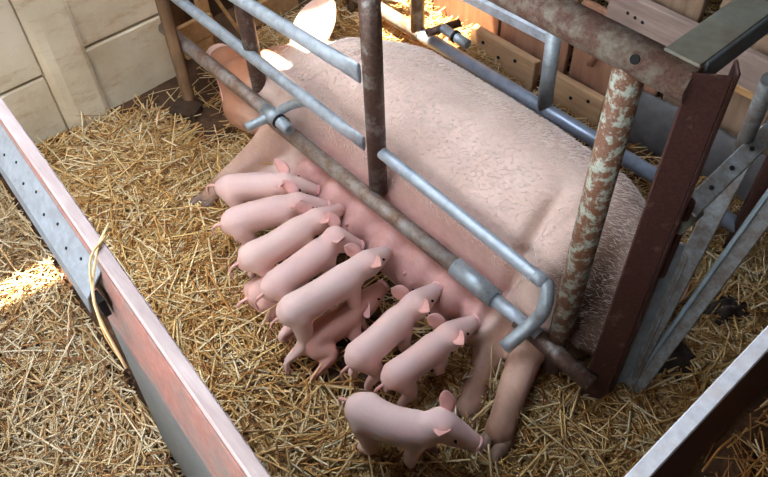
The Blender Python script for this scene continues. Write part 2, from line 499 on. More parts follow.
# far side frame
tube_obj('far_rail', [(-2.02, YF, 0.128), (-0.44, YF, 0.128)], 0.028, M['galv'], crate, seg=18)
tube_obj('far_rail', [(-2.75, YF, 0.128), (-1.96, YF, 0.128)], 0.031, M['rail'], crate, seg=18)
bar_obj('far_middle_bar', (-2.0, YF, 0.405), (-1.315, YF, 0.430), 0.022, 0.050, M['bar_blue'], crate, bevel=0.008)
tube_obj('far_post', [(-1.290, YF, 0.13), (-1.300, YF, 0.475)], 0.028, M['sleeve'], crate)
tube_obj('far_post', [(-1.985, YF, 0.10), (-1.985, YF, 1.10)], 0.030, M['post_rust'], crate)
tube_obj('far_post', [(-2.42, YF, -0.05), (-2.42, YF, 1.10)], 0.026, M['post_rust'], crate)
tube_obj('far_post', [(-0.46, YF, -0.05), (-0.46, YF, 1.17)], 0.030, M['upright'], crate)
pipe_obj('far_locking_arm', [(-1.875, 1.85, 0.20), (-1.83, 1.99, 0.205)], 0.017, M['post_rust'], crate)
pipe_obj('far_pipe_stub', [(-1.84, YF + 0.005, 0.215), (-1.70, YF + 0.005, 0.205)], 0.020, M['sleeve'], crate)
tube_obj('far_rubber_ring', [(-1.775, YF + 0.005, 0.210), (-1.763, YF + 0.005, 0.2095)], 0.026, M['black'], crate)

# wooden stake that carries the rail end
stake = empty('wooden_stake', (-2.40, 1.0, 0))
tag(stake, 'brown wooden stake holding the rail end beside the concrete wall', 'stake')
tube_obj('shaft', [(-2.40, 1.00, -0.04), (-2.47, 1.03, 0.20), (-2.54, 1.06, 0.60), (-2.58, 1.07, 1.2)], [0.026, 0.025, 0.024, 0.023], M['stake'], stake, seg=8)
box_obj('foot_block', (-2.39, 0.97, 0.0), (0.12, 0.09, 0.05), M['dark_wood'], stake, 0.012, Matrix.Rotation(0.5, 3, 'Z'))

# rear gate
gate = empty('rear_gate', (-0.40, 1.25, 0))
tag(gate, 'scuffed white steel rear gate leaning behind the sow rump', 'gate')
bar_obj('hinge_bar', (-0.402, 1.215, 0.02), (-0.402, 1.215, 0.66), 0.036, 0.007, M['angle_blue'], gate, up=(0.8, -0.6, 0))
bar_obj('hinge_flange', (-0.388, 1.238, 0.02), (-0.388, 1.238, 0.62), 0.007, 0.036, M['gate'], gate, up=(0.8, -0.6, 0))
tube_obj('hinge_pipe', [(-0.415, 1.205, 0.55), (-0.415, 1.205, 0.80)], 0.016, M['upright'], gate)
tube_obj('hinge_bolt', [(-0.41, 1.185, 0.735), (-0.41, 1.26, 0.735)], 0.020, M['angle'], gate, seg=8)
sb = bar_obj('strap', (-0.415, 1.225, 0.755), (-0.405, 1.62, 0.835), 0.045, 0.008, M['gate'], gate, up=(0.25, -0.5, 0.83))
for t in (0.2, 0.38, 0.56, 0.74):
    c = Vector((-0.415, 1.225, 0.755)).lerp(Vector((-0.405, 1.62, 0.835)), t)
    n = Vector((0.25, -0.3, 0.9)).normalized()
    tube_obj('strap_hole', [c + n * 0.003, c + n * 0.0062], 0.006, M['hole'], sb, seg=8)
GU = (0.18, -0.66, 0.72)
bar_obj('gate_bar', (-0.386, 1.200, -0.01), (-0.44, 1.52, 0.74), 0.050, 0.010, M['gate'], gate, up=GU)
bar_obj('gate_bar', (-0.368, 1.205, -0.02), (-0.340, 1.58, 0.60), 0.050, 0.010, M['gate'], gate, up=GU)
bar_obj('gate_bar', (-0.375, 1.255, 0.09), (-0.360, 1.59, 0.66), 0.014, 0.014, M['angle_blue'], gate, up=GU)
tube_obj('gate_pipe', [(-0.440, 1.48, 0.755), (-0.415, 1.38, 1.03)], 0.018, M['gate'], gate)
# ------------------------------------------------------------------ left partition (camera side)
part = empty('pen_partition', (-1.4, 0.21, 0))
tag(part, 'low pen partition of faded red plank with riveted zinc strip and white top edge', 'partition')
PH = 0.85
def py(x): return 0.0685 * (-x) + 0.1325      # plan line of the partition
def pline(x, off, z): return (x, py(x) + off, z)
def tilt(name, x0, x1, o0, z0, o1, z1, thk, mat, bevel=0.003):
    """long plank along the partition; section runs from (o0,z0) to (o1,z1)"""
    a0 = Vector(pline(x0, (o0 + o1) / 2, (z0 + z1) / 2)); a1 = Vector(pline(x1, (o0 + o1) / 2, (z0 + z1) / 2))
    d = (a1 - a0).normalized(); v = Vector((0, o1 - o0, z1 - z0)); nrm = d.cross(v).normalized()
    return bar_obj(name, a0, a1, v.length, thk, mat, part, up=nrm, bevel=bevel), nrm
tilt('top_rail', -2.55, -0.25, 0.002, PH - 0.006, -0.026, PH - 0.006, 0.03, M['cap_white'])
tilt('upper_plank', -2.55, -0.25, -0.022, PH - 0.022, -0.052, PH - 0.20, 0.016, M['plank_red'])
tilt('lower_plank', -1.16, -0.25, -0.048, PH - 0.17, -0.078, -0.03, 0.016, M['plank_grey'])
st, sn_ = tilt('zinc_strip', -2.6, -1.10, -0.030, PH - 0.030, -0.078, PH - 0.085, 0.005, M['strip'], 0.001)
if sn_.z < 0: sn_ = -sn_
x = -2.35
k = 0
while x < -1.13:
    for t in ((0.35,) if k % 2 else (0.6,)):
        c = Vector(pline(x, -0.030 - 0.048 * t, PH - 0.030 - 0.055 * t))
        tube_obj('rivet', [c + sn_ * 0.001, c + sn_ * 0.0042], 0.0036, M['hole'], st, seg=8)
    x += 0.062; k += 1
tilt('strip_lip', -2.6, -1.10, -0.078, PH - 0.085, -0.086, PH - 0.125, 0.004, M['strip'], 0.001)
box_obj('slot', pline(-1.085, -0.062, PH - 0.10), (0.035, 0.016, 0.05), M['hole'], part, 0)
for xx in (-2.45, -0.35):
    box_obj('support_post', pline(xx, 0.02, 0.38), (0.05, 0.04, 0.84), M['stake'], part, 0.004)

# right partition
rp = empty('pen_partition', (-0.11, 0.9, 0))
tag(rp, 'dark red pen partition board with a white top edge behind the rear gate', 'partition')
bar_obj('top_edge', (-0.118, 0.40, PH - 0.01), (-0.112, 1.35, PH - 0.01), 0.028, 0.016, M['white_edge'], rp, bevel=0.002)
bar_obj('board', (-0.115, 0.40, 0.56), (-0.109, 1.35, 0.56), 0.022, 0.54, M['dark_red'], rp)
box_obj('support_post', (-0.135, 0.44, 0.4), (0.03, 0.05, 0.9), M['dark_wood'], rp, 0.004)
box_obj('support_post', (-0.130, 1.31, 0.4), (0.03, 0.05, 0.9), M['dark_wood'], rp, 0.004)

# ------------------------------------------------------------------ board fence behind the sow
fence = empty('board_fence', (-1.3, 2.2, 0))
tag(fence, 'rough board fence of mixed planks standing behind the sow back', 'fence')
def plank(x0, x1, z0, z1, y, mat, name='plank', t=0.03, j=0.004, rz=0.0):
    return box_obj(name, ((x0 + x1) / 2, y, (z0 + z1) / 2), (x1 - x0, t, z1 - z0), mat, fence, 0.004, Matrix.Rotation(rz, 3, 'Y') if rz else None, j)
p1 = plank(-1.86, -1.50, -0.03, 0.125, 2.11, M['sand'], 'low_plank', 0.035)
p2 = plank(-1.47, -1.17, -0.03, 0.120, 2.12, M['sand'], 'low_plank', 0.035)
for pp, xs in ((p1, (-1.78, -1.69, -1.60)), (p2, (-1.40, -1.31, -1.23))):
    for i, xx in enumerate(xs):
        y = 2.11 if pp is p1 else 2.12
        zz = 0.085 - 0.03 * (i % 2)
        tube_obj('nail', [(xx, y - 0.0175, zz), (xx, y - 0.021, zz)], 0.008, M['hole'], pp, seg=8)
for x0, x1, m in ((-2.55, -2.22, 'tan'), (-2.20, -1.80, 'red_brown'), (-1.785, -1.43, 'red_brown'), (-1.405, -1.02, 'red_brown'), (-0.99, -0.62, 'grey_brown'), (-0.60, -0.25, 'grey_brown'), (-0.23, 0.1, 'grey_brown')):
    plank(x0, x1, -0.04, 0.41, 2.215, M[m], 'board', 0.025)
tube_obj('peg', [(-1.30, 2.19, 0.26), (-1.30, 2.175, 0.18)], 0.014, M['red_brown'], fence, seg=8)
bp = plank(-1.28, -0.15, 0.40, 0.525, 2.19, M['grey_pink'], 'rail_plank', 0.03)
for i in range(3):
    xx = -1.195 + i * 0.032; zz = 0.462 - 0.004 * i
    tube_obj('nail_hole', [(xx, 2.175, zz), (xx, 2.172, zz)], 0.007, M['hole'], bp, seg=8)
plank(-1.0, -0.15, 0.375, 0.40, 2.185, M['tan'], 'batten', 0.03)
for x0, x1 in ((-2.3, -1.98), (-1.93, -1.62), (-1.59, -1.315), (-1.265, -0.965), (-0.915, -0.56), (-0.53, -0.2)):
    plank(x0, x1, 0.42, 1.0, 2.25, M['grey_brown'], 'upright_board', 0.025)
# belt hung in front of the fence
belt_v, belt_f = tube_vf([(-1.12, 2.14, 0.09), (-0.8, 2.145, 0.11), (-0.45, 2.14, 0.10)], [0.028, 0.03, 0.028], 16, rr=[0.125, 0.125, 0.125])
me = mesh_vf('rubber_belt', belt_v, belt_f); fix_normals(me)
belt = link_mesh('rubber_belt', me, M['rubber'], smooth=True)
tag(belt, 'dark grey rounded rubber belt leaning on the fence behind the sow rump', 'belt')

# planks in the dark corner behind the head
cp = empty('corner_hurdle', (-2.62, 1.75, 0))
tag(cp, 'tan plank hurdle in the dark corner beyond the sow snout', 'hurdle')
box_obj('plank', (-2.655, 1.225, 0.135), (0.03, 0.17, 0.10), M['tan'], cp, 0.005, None, 0.004)
box_obj('plank', (-2.655, 1.215, 0.05), (0.03, 0.15, 0.06), M['tan'], cp, 0.005, None, 0.004)
box_obj('plank', (-2.70, 1.62, 0.02), (0.03, 0.34, 0.14), M['tan'], cp, 0.005, Matrix.Rotation(-0.1, 3, 'X'), 0.004)
box_obj('upright', (-2.685, 1.295, 0.36), (0.03, 0.055, 0.75), M['tan'], cp, 0.005, None, 0.004)
bar_obj('slat', (-2.69, 1.33, 0.30), (-2.68, 1.445, 0.0), 0.016, 0.010, M['tan'], cp, up=(1, 0, 0))
# ------------------------------------------------------------------ sow
def smooth01(t): t = np.clip(t, 0, 1); return t * t * (3 - 2 * t)

def sow_torso():
    # (x, belly y, back y, top z, udder reach, rail pinch height)
    secs = [(-2.06, 1.17, 1.42, 0.27, 0.00, 0.20), (-1.97, 1.12, 1.54, 0.31, 0.00, 0.20), (-1.86, 1.10, 1.66, 0.36, 0.01, 0.16),
            (-1.70, 1.10, 1.725, 0.395, 0.05, 0.12), (-1.50, 1.10, 1.735, 0.41, 0.08, 0.12), (-1.25, 1.09, 1.73, 0.415, 0.09, 0.12),
            (-1.02, 1.09, 1.73, 0.415, 0.09, 0.12), (-0.86, 1.10, 1.72, 0.41, 0.07, 0.12), (-0.74, 1.12, 1.70, 0.40, 0.03, 0.12),
            (-0.62, 1.16, 1.63, 0.36, 0.0, 0.14), (-0.535, 1.22, 1.54, 0.30, 0.0, 0.15), (-0.49, 1.28, 1.45, 0.22, 0.0, 0.15)]
    rings = []
    for x, y0, y1, zt, ud, pz in secs:
        wdt = y1 - y0
        prof = [(y0 + 0.02, -0.05), (y0 - ud * 0.9, -0.03), (y0 - ud, 0.04), (y0 - ud * 0.75, 0.04 + pz * 0.55), (y0 - ud * 0.15, pz),
                (y0 + 0.045, pz + 0.05), (y0 + wdt * 0.14, zt * 0.66), (y0 + wdt * 0.28, zt * 0.87), (y0 + wdt * 0.47, zt), (y0 + wdt * 0.68, zt * 0.97),
                (y0 + wdt * 0.86, zt * 0.82), (y0 + wdt * 0.97, zt * 0.58), (y1, zt * 0.34), (y0 + wdt * 0.96, 0.03), (y0 + wdt * 0.85, -0.05), (y0 + wdt * 0.4, -0.06)]
        prof = np.array(prof)
        n = len(prof)
        Q = catmull(np.vstack([prof[-2:], prof, prof[:3]]), (n + 4) * 3 + 1)[6:6 + n * 3]
        rings.append(np.column_stack([np.full(len(Q), x), Q]))
    rings = np.array(rings)
    m = rings.shape[1]
    N = 45
    L = np.stack([catmull(rings[:, k, :], N) for k in range(m)], axis=1)
    V = L.reshape(-1, 3)
    F = [(i * m + k, i * m + (k + 1) % m, (i + 1) * m + (k + 1) % m, (i + 1) * m + k) for i in range(N - 1) for k in range(m)]
    F += [tuple(range(m)), tuple(range((N - 1) * m, N * m))[::-1]]
    return list(V), F

def chain(P, R, seg=16, rr=None, up=(0, 0, 1)):
    return tube_vf(P, R, seg, rr=rr, up=up, ring_round=True)

def make_sow():
    parts = [sow_torso()]
    # neck, head lying on its side, snout
    parts.append(chain([(-1.80, 1.40, 0.17), (-1.98, 1.31, 0.165), (-2.10, 1.225, 0.15), (-2.20, 1.175, 0.135), (-2.29, 1.175, 0.12), (-2.355, 1.19, 0.115)],
                       [0.235, 0.195, 0.168, 0.118, 0.080, 0.068], 20, rr=[0.17, 0.15, 0.138, 0.110, 0.078, 0.066]))
    parts.append(chain([(-2.02, 1.15, 0.10), (-2.13, 1.10, 0.09), (-2.23, 1.125, 0.085)], [0.10, 0.085, 0.055]))          # jowl
    parts.append(chain([(-2.36, 1.190, 0.115), (-2.385, 1.196, 0.115)], [0.070, 0.073]))                               # snout disc rim
    # shoulder and upper foreleg
    parts.append(chain([(-1.84, 1.42, 0.22), (-1.86, 1.26, 0.19), (-1.87, 1.13, 0.125), (-1.885, 1.00, 0.07), (-1.885, 0.89, 0.052), (-1.875, 0.80, 0.04), (-1.87, 0.755, 0.03)],
                       [0.15, 0.13, 0.095, 0.062, 0.047, 0.040, 0.036]))
    parts.append(chain([(-1.76, 1.22, 0.06), (-1.75, 1.08, 0.045), (-1.78, 0.96, 0.03), (-1.80, 0.86, 0.02)], [0.09, 0.065, 0.045, 0.035]))
    # upper hind leg: ham, stifle, shank, hock, foot
    parts.append(chain([(-0.76, 1.50, 0.22), (-0.71, 1.37, 0.230), (-0.685, 1.24, 0.185), (-0.665, 1.145, 0.110), (-0.635, 1.06, 0.082), (-0.595, 0.965, 0.076), (-0.560, 0.89, 0.052), (-0.535, 0.840, 0.040)],
                       [0.14, 0.160, 0.125, 0.078, 0.054, 0.048, 0.039, 0.043]))
    parts.append(chain([(-0.60, 1.42, 0.13), (-0.57, 1.30, 0.10), (-0.59, 1.20, 0.07)], [0.13, 0.11, 0.07]))             # lower ham
    # lower hind leg
    parts.append(chain([(-0.80, 1.22, 0.05), (-0.765, 1.10, 0.040), (-0.730, 1.01, 0.028), (-0.695, 0.93, 0.022), (-0.668, 0.865, 0.020), (-0.652, 0.830, 0.02)],
                       [0.08, 0.064, 0.050, 0.043, 0.037, 0.040]))
    for i in range(7):                                                                                                    # mammary swellings
        xx = -1.655 + i * 0.142
        parts.append(chain([(xx, 1.15, 0.10), (xx + 0.004, 1.07, 0.085), (xx + 0.006, 1.03, 0.07)], [0.062, 0.064, 0.058]))
    me = remesh('sow', parts, 0.0115, 5, 0.5)
    # crease between belly and ham, gentle skin folds
    n = len(me.vertices)
    co = np.empty(n * 3, np.float32); me.vertices.foreach_get('co', co); co = co.reshape(-1, 3)
    no = np.empty(n * 3, np.float32); me.vertices.foreach_get('normal', no); no = no.reshape(-1, 3)
    x, y, z = co.T
    cr = np.exp(-((x + 0.80 + 0.10 * (y - 1.15)) / 0.022) ** 2) * smooth01((1.45 - y) / 0.2) * smooth01((z - 0.08) / 0.05)
    cr2 = np.exp(-((x + 1.70 - 0.25 * (y - 1.2)) / 0.03) ** 2) * smooth01((1.5 - y) / 0.2) * smooth01((z - 0.1) / 0.1)
    nz = np.array([noise.noise(Vector((a * 9, b * 5, c * 5))) for a, b, c in co])
    # udder bumps under the rail
    ub = smooth01((1.16 - y) / 0.05) * smooth01((z - 0.01) / 0.03) * ((x > -1.68) & (x < -0.78)) * (0.5 + 0.5 * np.cos((x + 1.62) / 0.145 * 2 * np.pi))
    d = -0.034 * cr - 0.012 * cr2 + 0.005 * nz + 0.006 * ub * (0.7 + 0.6 * nz)
    co = co + no * d[:, None].astype(np.float32)
    me.vertices.foreach_set('co', co.ravel()); me.update()
    C0 = np.array(srgb(230, 203, 188)); CU = np.array(srgb(216, 160, 152)); CH = np.array(srgb(206, 144, 110)); CD = np.array(srgb(128, 92, 68)); CL = np.array(srgb(196, 148, 120))
    nz2 = np.array([noise.noise(Vector((a * 4 + 7, b * 4, c * 6))) for a, b, c in co])
    def col(c):
        x, y, z = c.T
        r = np.tile(C0, (len(c), 1))
        def mix(r, k, f): return r * (1 - f[:, None]) + k * f[:, None]
        r = mix(r, CU, 0.85 * smooth01((1.24 - y) / 0.14) * smooth01((x + 1.78) / 0.1) * smooth01((-0.76 - x) / 0.06))
        r = mix(r, CH, smooth01((-1.98 - x) / 0.14))
        r = mix(r, CL, smooth01((1.14 - y) / 0.08) * (smooth01((x + 0.78) / 0.05) + smooth01((-1.78 - x) / 0.05)).clip(0, 1) * 0.6)
        r = mix(r, CD * 0.55, 0.95 * smooth01((x + 0.76) / 0.12) * smooth01((y - 1.10) / 0.1) * smooth01((0.46 - z) / 0.14) * smooth01(0.85 + nz2 * 1.2))   # soiled ham
        r = mix(r, CD, 0.75 * smooth01((x + 0.72) / 0.04) * smooth01((1.02 - y) / 0.16) * smooth01(0.5 + nz2 * 1.6))
        r = mix(r, CD * 1.1, 0.75 * smooth01((x + 0.80) / 0.03) * smooth01((-0.630 - x) / 0.03) * smooth01((1.04 - y) / 0.06))
        r = mix(r, CD, 0.6 * smooth01((-1.80 - x) / 0.04) * smooth01((0.86 - y) / 0.08))
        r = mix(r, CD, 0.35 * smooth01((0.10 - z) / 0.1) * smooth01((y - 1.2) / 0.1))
        r = mix(r, np.array(srgb(190, 140, 108)), 0.55 * smooth01((y - 1.55) / 0.2) * smooth01((x + 1.2) / 0.4))
        return r
    paint(me, col)
    sow = link_mesh('sow', me, M['sow_skin'])
    tag(sow, 'huge pink sow lying on her side inside the steel crate, nursing', 'pig')
    # ear standing out from the head
    def ear(name, base, tip, side, wid, thick, mat, par, cup=0.25):
        base = Vector(base); tip = Vector(tip); ax = tip - base; s = Vector(side); s = (s - ax.normalized() * s.dot(ax.normalized())).normalized()
        nn = ax.normalized().cross(s)
        nu, nv = 9, 7; top = []; 
        for i in range(nu):
            t = i / (nu - 1)
            hw = wid * 0.5 * (0.62 + 1.1 * t * (1 - t) * 1.4) * (1 - t ** 3) ** 0.6 + wid * 0.02
            for j in range(nv):
                q = -1 + 2 * j / (nv - 1)
                top.append(base + ax * t + s * hw * q + nn * (cup * hw * q * q - 0.12 * ax.length * t * t))
        V = top + [p - nn * thick * (1 - 0.5 * (i // nv) / (nu - 1)) for i, p in enumerate(top)]
        K = nu * nv; F = []
        for i in range(nu - 1):
            for j in range(nv - 1):
                a = i * nv + j
                F.append((a, a + 1, a + nv + 1, a + nv)); F.append((K + a, K + a + nv, K + a + nv + 1, K + a + 1))
        rim = [j for j in range(nv)] + [i * nv + nv - 1 for i in range(1, nu)] + [(nu - 1) * nv + j for j in range(nv - 2, -1, -1)] + [i * nv for i in range(nu - 2, 0, -1)]
        for a, b in zip(rim, rim[1:] + rim[:1]): F.append((b, a, K + a, K + b))
        me = mesh_vf(name, V, F); fix_normals(me)
        return link_mesh(name, me, mat, par, smooth=True)
    ear('ear', (-2.07, 1.36, 0.25), (-2.19, 1.62, 0.36), (-0.8, -0.25, 0.35), 0.15, 0.012, M['sow_ear'], sow)
    ear('ear', (-2.13, 1.36, 0.10), (-2.25, 1.52, 0.05), (-0.8, -0.4, 0.3), 0.12, 0.012, M['sow_ear'], sow)
    # closed eye as a dark slit, nostrils
    from mathutils.bvhtree import BVHTree
    bvh = BVHTree.FromPolygons([v.co for v in me.vertices], [tuple(p.vertices) for p in me.polygons])
    def skin(p, off=0.0):
        c, nr, i, d = bvh.find_nearest(Vector(p)); return c + nr * off
    tube_obj('eye', [skin(p, 0.001) for p in ((-2.175, 1.235, 0.30), (-2.195, 1.225, 0.30), (-2.215, 1.22, 0.30))], [0.005, 0.009, 0.005], M['eye'], sow, seg=8, ring_round=True)
    tube_obj('mouth', [skin((-2.37 + 0.05 * t, 1.00, 0.11 + 0.012 * t), 0.0) for t in range(4)], [0.003, 0.004, 0.004, 0.003], M['sow_teat'], sow, seg=8, ring_round=True)
    c0 = skin((-2.60, 1.20, 0.115)); hv = Vector((-0.97, 0.22, 0)).normalized()
    nd = tube_obj('snout_disc', [c0 - hv * 0.03, c0 - hv * 0.006, c0 + hv * 0.006], [0.056, 0.062, 0.054], M['sow_ear'], sow, seg=18, curve=False)
    for dz in (-0.022, 0.022):
        tube_obj('nostril', [c0 + hv * 0.004 + Vector((0, 0, dz)), c0 + hv * 0.0085 + Vector((0, 0, dz))], 0.010, M['eye'], nd, seg=10)
    # teats along the udder
    for i in range(7):
        xx = -1.65 + i * 0.142
        b = Vector((xx, 0.992, 0.108)); dirv = Vector((0.15, -0.70, 0.55)).normalized()
        tube_obj('teat', [b - dirv * 0.03, b, b + dirv * 0.012], [0.012, 0.0085, 0.0055], M['sow_teat'], sow, seg=10, ring_round=True)
    # hooves: two claws each foot
    for fx, fy, fz, dx, dy in ((-0.520, 0.800, 0.030, 0.18, -1.0), (-0.640, 0.795, 0.014, 0.3, -1.0), (-1.868, 0.715, 0.022, 0.05, -1.0)):
        dv = Vector((dx, dy, -0.12)).normalized(); sd = dv.cross(Vector((0, 0, 1))).normalized()
        for q in (-1, 1):
            c = Vector((fx, fy, fz)) + sd * 0.022 * q
            tube_obj('hoof', [c - dv * 0.028, c + dv * 0.014, c + dv * 0.048], [0.022, 0.022, 0.010], M['hoof'], sow, seg=10, ring_round=True)
        c = Vector((fx, fy, fz)) - dv * 0.085 + sd * 0.033 + Vector((0, 0, -0.002))
        tube_obj('dewclaw', [c, c + dv * 0.03], [0.013, 0.008], M['hoof'], sow, seg=8, ring_round=True)
    # tail lying over the rump
    tube_obj('tail', [(-0.52, 1.60, 0.22), (-0.47, 1.57, 0.20), (-0.44, 1.53, 0.14), (-0.45, 1.50, 0.08)], [0.022, 0.016, 0.012, 0.008], M['sow_ear'], sow, seg=10, ring_round=True)
    # short pale bristles lying along the skin
    me2 = sow.data
    n = len(me2.vertices)
    co = np.empty(n * 3, np.float32); me2.vertices.foreach_get('co', co); co = co.reshape(-1, 3)
    no = np.empty(n * 3, np.float32); me2.vertices.foreach_get('normal', no); no = no.reshape(-1, 3)
    sel = np.where((co[:, 2] > 0.10) & (co[:, 1] > 1.16) & (co[:, 0] > -2.1))[0]
    k = 15000
    pick = rng.choice(sel, k)
    p = co[pick] + rng.normal(0, 0.006, (k, 3)); nn = no[pick]
    p = p - nn * ((p - co[pick]) * nn).sum(1)[:, None]
    lay = np.tile(np.array([0.8, 0.45, -0.2]), (k, 1)) + rng.normal(0, 0.35, (k, 3))
    lay -= nn * (lay * nn).sum(1)[:, None]; lay /= np.linalg.norm(lay, axis=1)[:, None]
    d = lay + nn * rng.uniform(0.15, 0.5, (k, 1)); d /= np.linalg.norm(d, axis=1)[:, None]
    s = np.cross(d, nn); s /= np.linalg.norm(s, axis=1)[:, None] + 1e-9
    L = rng.uniform(0.010, 0.024, (k, 1))
    V = np.stack([p - nn * 0.002 - s * 0.0004, p - nn * 0.002 + s * 0.0004, p + nn * 0.0006, p + d * L], axis=1).reshape(-1, 3)
    F = (np.array([(0, 1, 3), (1, 2, 3), (2, 0, 3)])[None] + (np.arange(k) * 4)[:, None, None]).reshape(-1, 3)
    bm_ = mesh_vf('bristles', V.tolist(), F.tolist())
    b_ = link_mesh('bristles', bm_, M['bristle'], sow)
    b_['kind'] = 'stuff'
    return ear
ear_fn = make_sow()

# ------------------------------------------------------------------ piglets
PIGS = {
    'p1': [(-1.795, 0.764, 0.125), (-1.754, 0.786, 0.14), (-1.709, 0.84, 0.145), (-1.657, 0.896, 0.145), (-1.613, 0.949, 0.14), (-1.572, 1.009, 0.107)],
    'p2': [(-1.621, 0.678, 0.135), (-1.6, 0.707, 0.15), (-1.57, 0.784, 0.155), (-1.537, 0.858, 0.15), (-1.516, 0.921, 0.14), (-1.489, 0.987, 0.107)],
    'p3': [(-1.448, 0.626, 0.135), (-1.438, 0.661, 0.15), (-1.423, 0.737, 0.155), (-1.419, 0.835, 0.155), (-1.42, 0.923, 0.145), (-1.44, 1.004, 0.107)],
    'p4': [(-1.298, 0.614, 0.135), (-1.295, 0.646, 0.15), (-1.297, 0.729, 0.155), (-1.3, 0.832, 0.155), (-1.301, 0.91, 0.145), (-1.278, 0.956, 0.103)],
    'p5': [(-1.175, 0.591, 0.16), (-1.166, 0.617, 0.18), (-1.154, 0.698, 0.185), (-1.146, 0.805, 0.185), (-1.153, 0.906, 0.175), (-1.173, 0.986, 0.135)],
    'p6': [(-1.119, 0.6, 0.05), (-1.116, 0.633, 0.058), (-1.115, 0.683, 0.062), (-1.105, 0.764, 0.062), (-1.112, 0.852, 0.062), (-1.121, 0.919, 0.06)],
    'p7': [(-1.377, 0.586, 0.05), (-1.372, 0.615, 0.055), (-1.364, 0.677, 0.06), (-1.362, 0.757, 0.06), (-1.363, 0.841, 0.06), (-1.362, 0.905, 0.055)],
    'p8': [(-0.926, 0.646, 0.14), (-0.927, 0.67, 0.155), (-0.929, 0.737, 0.16), (-0.937, 0.825, 0.16), (-0.946, 0.915, 0.16), (-0.964, 1.005, 0.125)],
    'p9': [(-0.818, 0.682, 0.13), (-0.815, 0.705, 0.145), (-0.809, 0.769, 0.15), (-0.806, 0.849, 0.15), (-0.802, 0.918, 0.15), (-0.808, 1.008, 0.11)],
    'p10': [(-0.819, 0.553, 0.165), (-0.777, 0.557, 0.185), (-0.706, 0.582, 0.185), (-0.637, 0.628, 0.185), (-0.59, 0.68, 0.195), (-0.533, 0.722, 0.143)],
}
LBL = {
    'p1': 'pink piglet standing nearest the sow front leg, first of the suckling row',
    'p2': 'pink piglet suckling second from the sow front leg, tail hanging over straw',
    'p3': 'pink piglet suckling third from the sow front leg, both ears spread',
    'p4': 'pink piglet in mid row with face pressed under the lower rail',
    'p5': 'pale piglet standing over another piglet, hind leg stretched back on the dirt',
    'p6': 'shaded piglet lying on the ground underneath the standing piglet',
    'p7': 'small piglet mostly hidden, only its rump showing low between two suckling piglets',
    'p8': 'pink piglet stretching up to the udder alone, just past the dark gap',
    'p9': 'small pink piglet suckling closest to the sow hind leg',
    'p10': 'pink piglet walking sideways over straw toward the sow hind hoof, not suckling',
}
PIG_COL = [np.array(srgb(*c)) for c in ((236, 200, 190), (234, 196, 186), (237, 202, 191), (234, 196, 187), (238, 204, 194), (212, 160, 146), (222, 176, 164), (236, 200, 190), (234, 197, 187), (240, 208, 199))]

